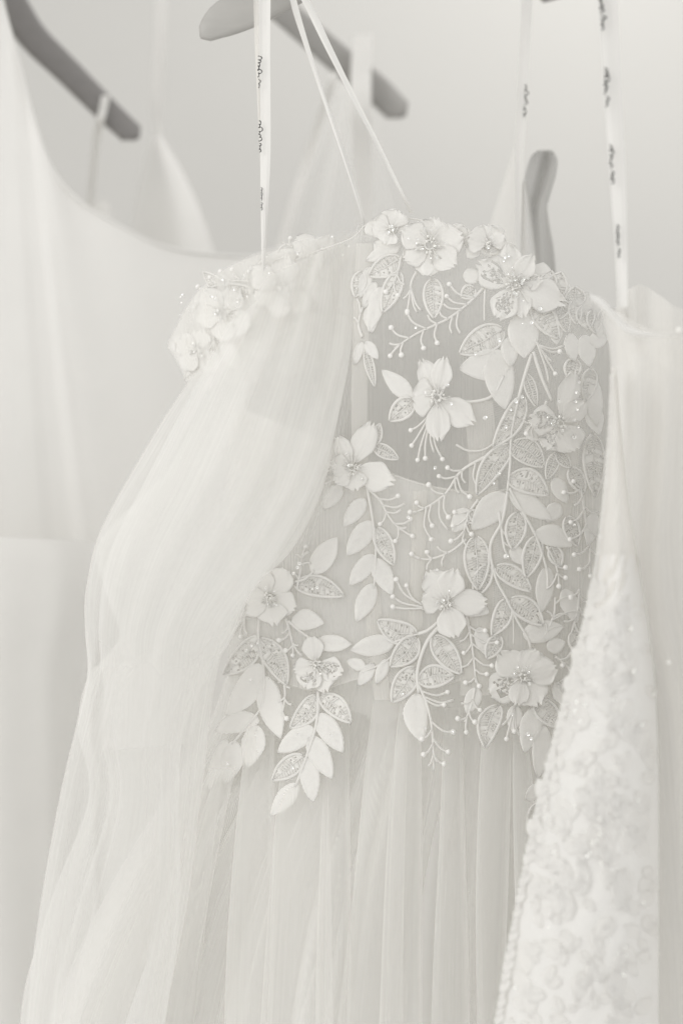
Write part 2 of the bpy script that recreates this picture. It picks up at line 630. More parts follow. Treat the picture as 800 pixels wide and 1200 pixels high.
# dress on the far left, lower, with a straight top edge
low = thing('wedding_dress', 'white dress with straight top edge, low at the left border beside the tulle sleeve', 'dress', W(20, 900, 1.8), 'dresses hanging side by side')
nf2 = snoise(5, 8, .8, 4)
rows = []
for y, xr, Y in [(617, 118, 1.84), (645, 124, 1.838), (700, 124, 1.84), (740, 118, 1.845), (800, 108, 1.855), (950, 110, 1.88), (1150, 118, 1.90), (1420, 125, 1.92)]:
    rows.append([(-260 + (xr + 260) * t, y + (18 * t if y < 700 else 0), Y + 0.11 * abs(2 * t - 1)**2.4) for t in (0, .2, .4, .6, .8, .92, 1)])
sheet('dress_front', rows, M_SATIN2, low, 80, 90, lambda u, v: 0.010 * nf2(u * 1.3, v * .4) + 0.006 * np.sin(u * 30) * v)
rows2 = [[(p_[0], p_[1] + 10, 2.09 - (p_[2] - 1.82) * 0.4) for p_ in r] for r in rows]
sheet('dress_back', rows2, M_SATIN2, low, 40, 40)
ribbon('shoulder_strap', [(-60, 640, 1.9), (-64, 400, 1.92), (-70, 150, 1.95), (-76, -60, 1.98)], [18, 18, 16, 16], M_SATIN2, low, seed=3)

# dress hung by a ribbon, peaked strap, left of the middle
peak = thing('wedding_dress', 'blurred white dress rising to a narrow peak under a plain ribbon, behind the scooped neckline', 'dress', W(200, 300, 2.35), 'dresses hanging side by side')
rows = []
for y, l, r in [(158, 180, 189), (175, 173, 199), (205, 165, 216), (250, 157, 236), (300, 147, 252), (400, 130, 280), (600, 90, 320)]:
    rows.append([(l + (r - l) * t, y, 2.35 - 0.03 * math.sin(t * 3.14)) for t in (0, .25, .5, .75, 1)])
sheet('dress_front', rows, M_SATIN2, peak, 40, 60, lambda u, v: 0.002 * np.sin(u * 14 + v * 3) * v)
ribbon('hanging_ribbon', [(186, 166, 2.34), (184, 120, 2.34), (187, 60, 2.34), (189, 0, 2.34), (190, -100, 2.34)], [7, 13, 14, 14, 13], M_SATIN2, peak, seed=5)

# sheer dress between the hangers
mid = thing('wedding_dress', 'faint sheer white dress hanging from the middle hanger just above the lace flowers', 'dress', W(430, 300, 2.4), 'dresses hanging side by side')
rows = []
for y, l, r in [(96, 390, 426), (130, 378, 438), (180, 362, 446), (230, 344, 456), (290, 326, 470), (400, 300, 500), (600, 270, 540)]:
    rows.append([(l + (r - l) * t, y, 2.38 + 0.03 * math.cos(t * 6.28)) for t in (0, .25, .5, .75, 1)])
sheet('dress_front', rows, M_SLEEVE, mid, 60, 60, lambda u, v: 0.006 * np.sin(u * 22 + v * 4))
ribbon('shoulder_strap', [(392, 84, 2.21), (388, 100, 2.22), (380, 126, 2.28), (362, 180, 2.36), (344, 235, 2.36), (326, 300, 2.36)], [8, 9, 10, 10, 9, 9], M_SATIN2, mid, seed=6)
ribbon('shoulder_strap', [(425, 40, 2.21), (423, 80, 2.21), (423, 130, 2.215), (425, 190, 2.3), (428, 260, 2.36), (430, 330, 2.38)], [22, 24, 24, 22, 20, 18], M_SATIN2, mid, seed=9)

# loop over the dark hanger
loop = thing('wedding_dress', 'pale dress behind the dark left hanger, only its thin strap looped over the arm', 'dress', W(112, 400, 2.5), 'dresses hanging side by side')
ribbon('shoulder_strap', [(124, 112, 2.185), (121, 128, 2.18), (117, 145, 2.18), (112, 175, 2.3), (106, 240, 2.4), (100, 320, 2.45)], [10, 10, 10, 8, 8, 8], M_SATIN2, loop, seed=8)
rows = []
for y, l, r in [(236, 80, 128), (300, 60, 140), (420, 40, 170), (600, 0, 200)]:
    rows.append([(l + (r - l) * t, y, 2.48 - 0.03 * math.sin(t * 3.14)) for t in (0, .25, .5, .75, 1)])
sheet('dress_front', rows, M_FARSHEER, loop, 40, 30)

# dress hung by a printed ribbon behind the right of the main dress
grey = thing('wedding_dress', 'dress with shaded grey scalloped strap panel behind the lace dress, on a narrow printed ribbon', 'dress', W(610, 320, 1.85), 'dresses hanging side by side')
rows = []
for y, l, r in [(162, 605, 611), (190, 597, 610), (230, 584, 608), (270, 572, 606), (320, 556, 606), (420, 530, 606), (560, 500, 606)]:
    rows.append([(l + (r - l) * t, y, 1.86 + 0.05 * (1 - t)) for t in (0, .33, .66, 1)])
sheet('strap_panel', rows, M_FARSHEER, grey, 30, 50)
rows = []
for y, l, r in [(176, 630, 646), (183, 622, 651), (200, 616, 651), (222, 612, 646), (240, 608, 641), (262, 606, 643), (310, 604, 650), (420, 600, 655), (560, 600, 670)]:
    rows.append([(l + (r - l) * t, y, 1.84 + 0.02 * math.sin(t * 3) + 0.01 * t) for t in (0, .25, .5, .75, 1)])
sheet('strap_panel', rows, M_SHADECLOTH, grey, 40, 80, lambda u, v: 0.004 * np.sin(u * 12 + v * 4), label='scalloped strap panel with shade in its grey colour')
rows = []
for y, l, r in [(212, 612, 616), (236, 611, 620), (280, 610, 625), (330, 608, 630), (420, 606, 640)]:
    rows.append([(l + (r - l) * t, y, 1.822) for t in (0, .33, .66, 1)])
sheet('strap_panel', rows, M_SHADECLOTH2, grey, 20, 40, lambda u, v: 0.003 * np.sin(u * 9))
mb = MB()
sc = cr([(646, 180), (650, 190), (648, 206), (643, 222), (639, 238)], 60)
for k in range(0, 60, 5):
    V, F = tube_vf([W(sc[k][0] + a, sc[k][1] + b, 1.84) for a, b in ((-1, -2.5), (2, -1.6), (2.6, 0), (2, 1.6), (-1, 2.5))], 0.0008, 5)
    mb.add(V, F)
mb.build('scalloped_edging', M_SHADECLOTH, grey)
rb = ribbon('hanging_ribbon', [(605, 300, 1.80), (607, 240, 1.80), (608, 175, 1.80), (611, 120, 1.80), (614, 60, 1.80), (617, 0, 1.80), (619, -80, 1.80)], [8, 8, 11, 12, 12, 13, 13], M_SATIN2, grey, seed=12)
script_print(rb, 616, 100, 137, 1.796, 6.5, 3, slant=-.07, bold=.55)


# ------------------------------------------------------------------ MAIN DRESS
CX, HW, YC, DP = 502.0, 238.0, 1.71, 0.11


def Yb(px, py):
    py = np.asarray(py, float)
    cx = np.interp(py, [780, 850, 930, 1040], [CX, 485, 479, 470])
    hw = np.interp(py, [780, 850, 930, 1040], [HW, 238, 250, 280])
    u = np.clip((np.asarray(px, float) - cx) / hw, -0.975, 0.975)
    y = YC - DP * np.sqrt(1 - u * u)
    y = y - 0.022 * np.exp(-((py - 440) / 110)**2) * (1 - u * u)
    return y - 0.020 * np.clip((py - 770) / 90, 0, 1)


main = thing('wedding_dress', 'sharply focused floral lace dress with sheer bodice, tulle sleeve and gathered skirt', 'dress', W(480, 800, 1.71), 'dresses hanging side by side')

neck = [(300, 335), (350, 303), (410, 280), (432, 262), (480, 256), (530, 268), (570, 280), (600, 298), (640, 326), (680, 346), (734, 372)]
nkx = np.array([n_[0] for n_ in neck], float)
nky = np.array([n_[1] for n_ in neck], float)


def bodice_sheet(name, mat, ytop, ybot, off, nu=150, nv=120, fold=None, x0=306, x1=733):
    px = CX - HW * np.cos(np.linspace(math.acos(min(1, (CX - x0) / HW)), math.pi - math.acos(min(1, (x1 - CX) / HW)), nu))
    v = np.linspace(0, 1, nv)
    PX = np.repeat(px[None], nv, 0)
    PY = np.array([[ytop(x) * (1 - t) + ybot(x) * t for x in px] for t in v])
    Y = Yb(PX, PY) + off
    if fold is not None:
        Y = Y + fold(PX, PY)
    P = pix2w(PX, PY, Y).reshape(-1, 3)
    return link(name, P, grid_faces(nv, nu), mat, main, uv=uv_len(P, nv, nu))


bn = snoise(21, 6, .5, 2.5)
bodice_sheet('bodice_net', M_NET, lambda x: np.interp(x, nkx, nky), lambda x: 838 + 8 * math.sin(x * .045) + 4 * math.sin(x * .13), 0.0, x0=268,
             fold=lambda X, Yp: 0.0025 * bn(X / 220, Yp / 500))
cupx = [260, 380, 430, 460, 505, 560, 620, 660, 700, 740]
cupy = [470, 515, 540, 556, 570, 577, 570, 560, 545, 540]
bodice_sheet('bodice_lining', M_MESH2, lambda x: np.interp(x, cupx, cupy), lambda x: 802 + 7 * math.sin(x * .05 + 2), 0.004, x0=268,
             fold=lambda X, Yp: 0.003 * bn(X / 180, Yp / 300))
# seam along the bottom of the cups
cs = cr([(x, y, 0) for x, y in zip(cupx[1:], cupy[1:])], 80)
V, F = tube_vf([W(c[0], c[1], float(Yb(c[0], c[1])) + 0.002) for c in cs], 0.0009, 6)
link('cup_seam', V, F, M_MESH2, main)
# neckline edging of narrow corded net
ns_ = cr([(x, y, 0) for x, y in neck], 90)
V, F = tube_vf([W(c[0], c[1], float(Yb(c[0], c[1]))) for c in ns_], 0.0006, 6)
link('neckline_edging', V, F, M_LACE, main)
# inside of the back, seen through the net
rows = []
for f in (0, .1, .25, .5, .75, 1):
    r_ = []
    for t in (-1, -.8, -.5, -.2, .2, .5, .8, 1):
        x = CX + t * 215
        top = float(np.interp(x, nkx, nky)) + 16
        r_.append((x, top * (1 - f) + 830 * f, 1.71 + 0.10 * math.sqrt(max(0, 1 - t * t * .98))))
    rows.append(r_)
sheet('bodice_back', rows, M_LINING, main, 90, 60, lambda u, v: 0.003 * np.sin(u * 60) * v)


# boning channels
def bone(pts, wd, off=0.001):
    C = cr([(a, b, 0) for a, b in pts], 40)
    V = []
    for x, y, _ in C:
        for f in (-1, -.7, 0, .7, 1):
            V.append(W(x + f * wd / 2, y, float(Yb(x + f * wd / 2, y)) + off - (0.0014 * (1 - f * f))))
    P = np.array(V)
    return link('boning_channel', P, grid_faces(40, 5), M_BONE, main, uv=uv_len(P, 40, 5))


bone([(427, 285), (423, 380), (421, 500), (430, 640), (448, 820)], 19)
bone([(512, 330), (524, 420), (560, 470), (566, 560), (560, 700), (556, 815)][2:], 34)
bone([(668, 470), (662, 560), (650, 640), (640, 720), (630, 815)], 26)
bone([(492, 575), (490, 640), (486, 740), (480, 815)], 16)

# skirt
def pleats(seed, n_list, amp0, amp1, sharp=0.6, lean=0.25):
    r = random.Random(seed)
    T = []
    for n_ in n_list:
        T.append((n_, r.uniform(0, 6.28), r.uniform(-lean, lean), r.uniform(.6, 1.0)))
    wn = snoise(seed + 1, 5, .5, 2)

    def f(th, v):
        warp = th + 0.10 * np.sin(3 * th + seed) + 0.05 * np.sin(7 * th + 2 * seed) + 0.03 * wn(th / 3, v * .4)
        s = 0
        tot = 0
        for k, (n_, ph, dr, a) in enumerate(T):
            x = n_ * warp + ph + dr * v * 2
            wv = np.sin(x + 0.75 * np.sin(x))          # leaning, crisp folds
            wk = a if k == 0 else a * (.42 if k == 1 else .2)
            s = s + wk * (np.sign(wv) * np.abs(wv)**sharp)
            tot += wk
        amp = amp0 + (amp1 - amp0) * np.clip(v, 0, 1)**0.75
        return amp * s / tot
    return f


skirt_rows = [(268, 792, 710, 792, 1.715, .104), (250, 850, 716, 850, 1.715, .106), (206, 930, 726, 930, 1.715, .112), (142, 1040, 742, 1040, 1.715, .118),
              (80, 1180, 768, 1180, 1.715, .128), (36, 1320, 800, 1320, 1.715, .14), (10, 1420, 820, 1420, 1.715, .15)]


def shrink(rows, d, dy=0):
    return [(a + d, b + dy, c - d, e + dy, Y, dp - d * 0.0007) for a, b, c, e, Y, dp in rows]


tube_g('outer_tulle', skirt_rows, M_TULLE, main, 900, 110, pleats(3, (15, 37, 71), .002, .020, .55, .5))
tube_g('middle_tulle', shrink(skirt_rows, 10), M_TULLE2, main, 700, 90, pleats(8, (11, 29, 61), .002, .020, .55, .6))
tube_g('skirt_lining', shrink(skirt_rows, 24), M_SKIRTLINE, main, 420, 70, pleats(20, (11, 19), .001, .034, .7, .4))
# loose tulle panels that fall in front of the gathers, each with its turned edges
def tulle_panel(xt0, xt1, yt, xb0, xb1, seed, dY=0.0):
    h = snoise(seed, 6, .4, 1.6)
    n, mrow = 46, 70
    g0 = seed * 1.7
    V = []
    for j in range(mrow):
        f = j / (mrow - 1)
        y = yt + (1420 - yt) * f
        wob = 7 * math.sin(g0 + f * 5) * f
        g = (y - yt) / (1200 - yt)
        a, b = xt0 + (xb0 - xt0) * g**.8 + wob, xt1 + (xb1 - xt1) * g**.92 - wob * .6
        for i in range(n):
            t = i / (n - 1)
            ang = -math.pi * .78 + t * math.pi * 1.56         # omega-shaped section: edges roll under
            px = (a + b) / 2 + (b - a) / 2 * math.sin(ang) / 1.0 + 4 * float(h(t * .4, f))
            depth = (.004 + .020 * min(1, g)) * math.cos(ang)
            base = 1.715 - np.interp(y, [806, 930, 1040, 1180, 1420], [.104, .112, .118, .128, .15]) * math.sqrt(max(.05, 1 - ((px - 470) / 330)**2))
            V.append(W(px, y, base - .012 * min(1, g * 2) - depth - dY + .004 * float(h(t, f * .6))))
    P = np.array(V)
    link('tulle_panel', P, grid_faces(mrow, n), M_PANEL, main, uv=uv_len(P, mrow, n))


for a_ in [(250, 262, 900, 150, 226, 1), (258, 276, 900, 165, 222, 8), (292, 322, 850, 262, 318, 2), (340, 380, 840, 300, 392, 3, .004), (382, 410, 835, 372, 410, 9),
           (440, 478, 815, 396, 470, 4, .002), (470, 492, 815, 440, 497, 10, .006), (520, 540, 830, 508, 549, 5), (566, 600, 840, 556, 590, 6), (600, 616, 860, 600, 650, 7, .003)]:
    tulle_panel(*a_)

# sleeve and its long flounce: two loose layers of net
sl = [(312, 352, 412, 292, 1.71, .035), (268, 398, 410, 372, 1.675, .05), (216, 458, 400, 462, 1.63, .06), (162, 548, 380, 560, 1.585, .068), (120, 628, 344, 640, 1.58, .062),
      (106, 690, 296, 690, 1.585, .056), (104, 742, 268, 738, 1.59, .050), (104, 790, 250, 788, 1.595, .048), (90, 850, 238, 850, 1.60, .054), (70, 930, 230, 930, 1.595, .062), (46, 1060, 216, 1060, 1.59, .07),
      (28, 1200, 190, 1200, 1.59, .076), (14, 1420, 165, 1420, 1.59, .08)]


def sleeve_fold(seed, amp):
    g = pleats(seed, (4, 7, 11), amp * .6, amp, 1.0, 1.4)
    h = snoise(seed, 7, .5, 2.2)
    h2 = snoise(seed + 5, 7, 1, 5)
    return lambda th, v: (g(th, v) * (0.35 + 0.65 * np.abs(h(th / 6, v * 2)) * 3)
                          + amp * 1.6 * h(th / 5, v * 1.6) * np.sin(np.clip(v * 1.3, 0, 1) * 3.14) + amp * .5 * h2(th / 6, v * 2))


tube_g('sleeve', sl, M_SLEEVE, main, 420, 200, sleeve_fold(4, .007))
tube_g('sleeve_underlayer', [(a + 16 - 22 * math.sin(k * 1.9), b + 6, c - 14 + 14 * math.sin(k * 1.3), d + 6, e, f_ - .012) for k, (a, b, c, d, e, f_) in enumerate(sl)], M_SLEEVE, main, 360, 170, sleeve_fold(9, .008))
# strips of net bunched between sleeve and bodice
for (pts, wds) in (([(425, 262, 1.66), (415, 330, 1.63), (410, 400, 1.61), (396, 470, 1.6), (376, 560, 1.6), (352, 640, 1.62)], [16, 24, 26, 30, 30, 24]),
                   ([(400, 285, 1.66), (386, 350, 1.63), (372, 400, 1.61), (356, 470, 1.6), (340, 560, 1.6), (320, 640, 1.62)], [14, 22, 26, 28, 30, 24])):
    C = cr(pts, 50)
    wd = cr([[x] for x in wds], 50)[:, 0]
    V = []
    for i in range(50):
        for k in range(13):
            f = k / 12 * 2 - 1
            V.append(W(C[i][0] + f * wd[i] / 2, C[i][1], C[i][2] - 0.002 + 0.0035 * math.sin(k * 1.6 + i * .05) - 0.004 * (1 - f * f)))
    P = np.array(V)
    link('gathered_net', P, grid_faces(50, 13), M_SLEEVE, main, uv=uv_len(P, 50, 13))


# ------------------------------------------------------------------ lace building blocks
def on(px, py, off=0.0, surf=Yb):
    return W(px, py, float(surf(px, py)) - off)


PXM = 0.0008
LIFT = 0.0018


def leaf_geo(b, t, wd, style='solid', bend=0.0, rise=1.0, surf=Yb, seed=0, base_off=0.0007):
    r = random.Random(seed)
    b = np.array(b, float)
    t = np.array(t, float)
    d = t - b
    Ln = np.linalg.norm(d)
    d /= Ln
    nrm = np.array([-d[1], d[0]])
    mb = MB()

    def prof(s):
        return (s**0.62) * ((1 - s)**0.88) / 0.352

    def pt(s, q, h):
        hw = wd / 2 * prof(min(max(s, 0), 1))
        c = b + d * Ln * s + nrm * (bend * math.sin(math.pi * s))
        x, y = c + nrm * hw * q
        lift = rise * LIFT * (s**1.5) + 0.0006 * q * rise
        return on(x, y, base_off + h * PXM + lift, surf)
    ns, nr = (max(14, min(34, int(Ln / 1.5))), 9)
    ss = [(i / (ns - 1)) for i in range(ns)]
    ss = [min(.995, max(.012, x)) for x in ss]
    qs = [-1, -.9, -.62, -.3, 0, .3, .62, .9, 1]
    if style == 'solid':
        V = []
        for s in ss:
            V.append(pt(s, -1, -1.0))
            for q in qs:
                ser = 1 + 0.03 * math.sin(s * Ln * 1.1 + seed) + .04 * math.sin(s * 11 + seed * 2)
                rib = 0.48 * math.sin(s * Ln * 1.7 - abs(q) * 6) * (1 - .5 * abs(q)) + .35 * math.sin(s * 9 + seed) * q
                h = 1.5 * (1 - 0.55 * abs(q)**3) - (0.75 if q == 0 else 0) + (0.25 if abs(q) == .9 else 0) + rib
                if seed % 2 and abs(q) in (.62, .3):
                    h -= .75
                if seed % 2 and abs(q) == .9:
                    h += .25
                h += r.uniform(-.16, .16)
                if abs(q) == 1:
                    h = .3
                V.append(pt(s, q * ser, h))
            V.append(pt(s, 1, -1.0))
        mb.add(V, grid_faces(ns, nr + 2))
    else:
        # rough openwork fill
        V = []
        ns2, nq = 22, 11
        for i in range(ns2):
            s = .03 + .95 * i / (ns2 - 1)
            for j in range(nq):
                q = (j / (nq - 1) * 2 - 1) * .9
                V.append(pt(s, q, r.uniform(-.3, .7)))
        F = []
        for k_, f in enumerate(grid_faces(ns2, nq)):
            q_ = abs((k_ % (nq - 1) + .5) / (nq - 1) * 2 - 1)
            s_ = (k_ // (nq - 1)) / (ns2 - 1)
            ph = (.15 if q_ < .72 and .12 < s_ < .8 else .04) if style == 'open' else .5
            if r.random() > ph:
                F.append(f)
        mb.add(V, F)
        # cord outline
        wcord = (1.9 if style == 'open' else 1.3) * (0.8 + 0.2 * min(1, wd / 22))
        for sgn in (-1, 1):
            line = []
            for k in range(20):
                s = k / 19
                line.append(pt(max(.01, min(.995, s)), sgn * .9, 1.1))
            V, F = tube_vf(line, [wcord * PXM * (0.55 + .45 * math.sin(math.pi * min(.97, (k / 19)))) for k in range(20)], 6, flat=.7)
            mb.add(V, F)
        # midrib
        V, F = tube_vf([pt(.02 + .9 * k / 9, 0.05 * math.sin(k), .9) for k in range(10)], .8 * PXM, 5)
        mb.add(V, F)
        # rungs
        m_ = int(Ln / (3.1 if style == 'open' else 2.6))
        for k in range(1, m_):
            s = k / m_
            ds = .06 if style == 'open' else 0.02
            for sgn in (-1, 1):
                if style == 'open' and r.random() < .2:
                    continue
                V, F = tube_vf([pt(s, 0, .8), pt(min(.99, s + ds * .5), sgn * .45, 1.1), pt(min(.99, s + ds), sgn * .86, .9)], .62 * PXM, 4)
                mb.add(V, F)
    return mb


def leaf(b, t, wd, style='solid', bend=0.0, rise=1.0, parent=None, surf=Yb):
    seed = int(abs(b[0] * 7 + t[1] * 13 + t[0]))
    mb = leaf_geo(b, t, wd, style, bend, rise, surf, seed)
    o = mb.build('lace_leaf', M_LACE, parent or main)
    return o


def stem(pts, r=1.3, parent=None, surf=Yb, off=.0018, name='lace_stem'):
    n = max(8, 5 * len(pts))
    C = cr([(p[0], p[1]) for p in pts], n)
    V, F = tube_vf([on(c[0], c[1], off, surf) for c in C], [r * PXM * (1 - .3 * i / n) for i in range(n)], 6, flat=.75)
    return link(name, V, F, M_CORD, parent or main)


# bead and sequin meshes shared by every copy
def bead_mesh():
    V, F = [], []
    nr, nl = 6, 8
    for i in range(nr + 1):
        a = math.pi * i / nr
        for j in range(nl):
            b_ = 2 * math.pi * j / nl
            V.append((math.sin(a) * math.cos(b_), math.cos(a), math.sin(a) * math.sin(b_)))
    F = grid_faces(nr + 1, nl, True)
    me = bpy.data.meshes.new('bead')
    me.from_pydata(V, [], F)
    me.polygons.foreach_set('use_smooth', [True] * len(me.polygons))
    return me


m, nt, out = new_mat('thread_knot')
p = N(nt, 'ShaderNodeBsdfPrincipled')
p.inputs['Base Color'].default_value = (0.9, 0.89, 0.87, 1)
p.inputs['Roughness'].default_value = 0.55
nt.links.new(p.outputs[0], out.inputs[0])
M_KNOT = m
ME_BEAD = bead_mesh()
ME_BEAD.materials.append(M_BEAD)
ME_KNOT = bead_mesh()
ME_KNOT.name = 'knot'
ME_KNOT.materials.append(M_KNOT)


def seq_mesh():
    V, F = [], []
    n = 12
    prof = [(.28, 0.02), (.30, -.16), (.65, -.10), (1.0, -.28), (1.0, -.20), (.65, -.02), (.28, 0.02)]
    for r_, h in prof:
        for j in range(n):
            a = 2 * math.pi * j / n
            V.append((r_ * math.cos(a), h, r_ * math.sin(a)))
    F = grid_faces(len(prof), n, True)
    me = bpy.data.meshes.new('sequin')
    me.from_pydata(V, [], F)
    me.materials.append(M_SEQ)
    return me


ME_SEQ = seq_mesh()


def put(name, me, pos, r, parent, rot=(0, 0, 0)):
    o = bpy.data.objects.new(name, me)
    COL.objects.link(o)
    o.parent = parent
    o.location = np.array(pos) - ORI[parent]
    o.scale = (r, r, r)
    o.rotation_euler = rot
    return o


def bead(px, py, parent, r=2.9, off=.0026, surf=Yb, me=None):
    return put('bead', me or ME_KNOT, on(px, py, off, surf), r * PXM, parent)


def sequin(px, py, parent, r=2.6, off=.0045, surf=Yb, tilt=.5):
    R = random
    return put('sequin', ME_SEQ, on(px, py, off, surf), r * PXM, parent, (R.uniform(-tilt, tilt) - .1, R.uniform(-.3, .3), R.uniform(-tilt, tilt) - .25))


def sprig(stem_pts, ends, r=1.65, surf=Yb, beads=True, parent=None):
    """stem with side threads ending in knots; ends: (x,y[,has_bead])"""
    mb = MB()
    n = max(12, 6 * len(stem_pts))
    C = cr([(p[0], p[1]) for p in stem_pts], n)
    V, F = tube_vf([on(c[0], c[1], .0018, surf) for c in C], [r * PXM * (1.1 - .5 * i / n) for i in range(n)], 6, flat=.8)
    mb.add(V, F)
    L0 = C[0]
    for e in ends:
        ex = np.array(e[:2], float)
        # leave the stem a little before the nearest point, so threads sweep forward
        dist = np.hypot(C[:, 0] - ex[0], C[:, 1] - ex[1])
        k = int(np.argmin(dist))
        k = max(0, k - int(2 + 0.22 * dist[k] / max(1, np.hypot(*(C[1] - C[0])))))
        a = C[k]
        tang = C[min(n - 1, k + 1)] - C[max(0, k - 1)]
        tang = tang / (np.linalg.norm(tang) + 1e-9)
        mid_ = (a + ex) / 2 + tang * np.linalg.norm(ex - a) * .16
        B = cr([a, mid_, ex], 9)
        V, F = tube_vf([on(c[0], c[1], .0020, surf) for c in B], .80 * r * PXM, 5)
        mb.add(V, F)
    o = mb.build('lace_sprig', M_CORD, parent or main)
    for e in ends:
        if len(e) < 3 or e[2]:
            bead(e[0], e[1], o, surf=surf, r=random.uniform(2.7, 3.4))
    return o


def petal(c, ang, Ln, wd, parent, style='solid', seed=0, surf=Yb, start=0.12, lift=1.0, base=.0022):
    r = random.Random(seed)
    a = math.radians(ang)
    d = np.array([math.cos(a), -math.sin(a)])
    nrm = np.array([d[1], -d[0]])
    c = np.array(c, float)
    ns, nr = 14, 15
    ph, ph2 = r.uniform(0, 6), r.uniform(0, 6)
    mb = MB()
    V = []

    def xy(s, q, h):
        hw = wd / 2 * (math.sin(math.pi * min(1, (s * .93 + .04))**1.25)**.62)
        notch = 1 - .10 * math.exp(-(q / .25)**2) * s + 0.05 * math.sin(q * 7 + ph) * s
        ls = Ln * (start + (1 - start) * s * notch * (1 - .10 * q * q))
        x, y = c + d * ls + nrm * hw * q * (1 + .04 * math.sin(s * 14 + ph2))
        lf = lift * .62 * (0.0015 + .0045 * s**1.5 + .0016 * math.sin(q * 4 + ph) * s + .0010 * math.sin(q * 9 + ph2) * s * s)
        return on(x, y, base + h * PXM + lf, surf)
    for i in range(ns):
        s = i / (ns - 1)
        s = min(.985, s)
        V.append(xy(s, -1, -.9))
        for j in range(nr):
            q = j / (nr - 1) * 2 - 1
            h = .8 + .55 * math.cos(q * 16) * max(0, 1 - s * 1.15) + .25 * math.cos(q * 26) * s
            if abs(q) > .9 or s > .94:
                h += .5
            V.append(xy(s, q, h))
        V.append(xy(s, 1, -.9))
    F = grid_faces(ns, nr + 2)
    if style == 'open':
        F = [f for k, f in enumerate(F) if not (.12 < (k // (nr + 1)) / (ns - 1) < .72 and 3 < (k % (nr + 1)) < nr - 3 and r.random() < .5)]
    mb.add(V, F)
    if style == 'open':
        for k in range(9):
            q = r.uniform(-.6, .6)
            s = r.uniform(.15, .6)
            V, F = tube_vf([xy(s, q, .6), xy(s + .1, q + r.uniform(-.3, .3), 1.2), xy(s + .2, q + r.uniform(-.3, .3), .8)], .8 * PXM, 4)
            mb.add(V, F)
    return mb.build('petal', M_LACE, parent)


def flower(c, petals, core=8, seqs=6, surf=Yb, stam=9, seed=0, parent=None):
    """petals: (angle, length, width[, style]); the flower heart is the part, its petals sub-parts"""
    r = random.Random(seed)
    mb = MB()
    for k in range(stam):
        a = r.uniform(0, 6.28)
        L1 = core * r.uniform(.9, 2.1)
        p0 = (c[0] + math.cos(a) * core * .3, c[1] + math.sin(a) * core * .3)
        p1 = (c[0] + math.cos(a + .15) * L1 * .6, c[1] + math.sin(a + .15) * L1 * .6)
        p2 = (c[0] + math.cos(a) * L1, c[1] + math.sin(a) * L1)
        V, F = tube_vf([on(p0[0], p0[1], .0055, surf), on(p1[0], p1[1], .0078, surf), on(p2[0], p2[1], .0070, surf)], .75 * PXM, 5)
        mb.add(V, F)
    # corded rosette in the middle
    ring = [on(c[0] + math.cos(a) * core * .5, c[1] + math.sin(a) * core * .5, .006, surf) for a in np.linspace(0, 6.283, 14, endpoint=False)]
    V, F = tube_vf(ring, 1.3 * PXM, 6, closed=True)
    mb.add(V, F)
    o = mb.build('lace_flower', M_CORD, parent or main)
    for i, p_ in enumerate(petals):
        petal(c, p_[0], p_[1], p_[2], o, p_[3] if len(p_) > 3 else 'solid', seed=seed * 10 + i, surf=surf, base=.0018 + .0010 * (i % 3))
    for k in range(int(core * .9)):
        a, q = r.uniform(0, 6.28), core * math.sqrt(r.random()) * 1.1
        put('bead', ME_BEAD, on(c[0] + math.cos(a) * q, c[1] + math.sin(a) * q, .0075, surf), r.uniform(1.3, 2.0) * PXM, o)
    for k in range(seqs):
        a, q = r.uniform(0, 6.28), core * r.uniform(.6, 2.4)
        sequin(c[0] + math.cos(a) * q, c[1] + math.sin(a) * q, o, r=r.uniform(1.3, 2.1), off=.0095, surf=surf, tilt=.8)
    return o


# ------------------------------------------------------------------ the lace of the main dress
# flowers -------------------------------------------------------------
flower((503, 287), [(75, 34, 40), (15, 42, 38), (-40, 40, 34), (-95, 38, 34), (-150, 36, 32), (150, 38, 36), (110, 32, 30)], core=11, seqs=12, seed=1, stam=16)
flower((458, 268), [(70, 24, 34), (165, 24, 30), (250, 20, 26)], core=4, seqs=3, seed=12, stam=4)
flower((603, 334), [(150, 52, 42, 'open'), (100, 52, 28), (60, 42, 26), (12, 34, 22, 'open'), (-20, 64, 40), (-118, 46, 34, 'open'), (-75, 40, 30)], core=9, seqs=16, seed=2, stam=10)
flower((572, 286), [(95, 24, 40), (30, 22, 30), (160, 26, 34)], core=4, seqs=2, seed=13, stam=4)
flower((512, 466), [(112, 50, 26), (80, 50, 26), (178, 30, 46), (-35, 54, 34), (-88, 52, 30)], core=8, seqs=6, seed=3, stam=16)
flower((656, 496), [(75, 66, 26), (40, 40, 26), (170, 38, 36, 'open'), (-120, 36, 38, 'open'), (-60, 38, 40)], core=7, seqs=10, seed=4, stam=8)
flower((412, 548), [(65, 60, 30), (115, 42, 22), (170, 26, 28), (-20, 54, 36), (-80, 28, 32), (-140, 28, 26)], core=7, seqs=4, seed=5, stam=10)
flower((522, 706), [(170, 30, 34), (118, 44, 34), (75, 42, 34), (0, 50, 32), (-75, 44, 36)], core=6, seqs=5, seed=6, stam=12)
flower((613, 794), [(135, 42, 38), (62, 38, 36), (18, 42, 36), (205, 46, 40, 'open'), (-60, 38, 40), (-105, 34, 26)], core=7, seqs=8, seed=7, stam=12)
flower((316, 700), [(60, 40, 34), (115, 34, 30), (180, 32, 26), (-25, 34, 32), (-80, 34, 36), (215, 36, 22)], core=6, seqs=5, seed=8, stam=14)
flower((370, 778), [(100, 34, 26), (200, 28, 26), (-115, 32, 32, 'open'), (-70, 36, 30), (-20, 34, 30, 'open')], core=6, seqs=4, seed=9, stam=8)

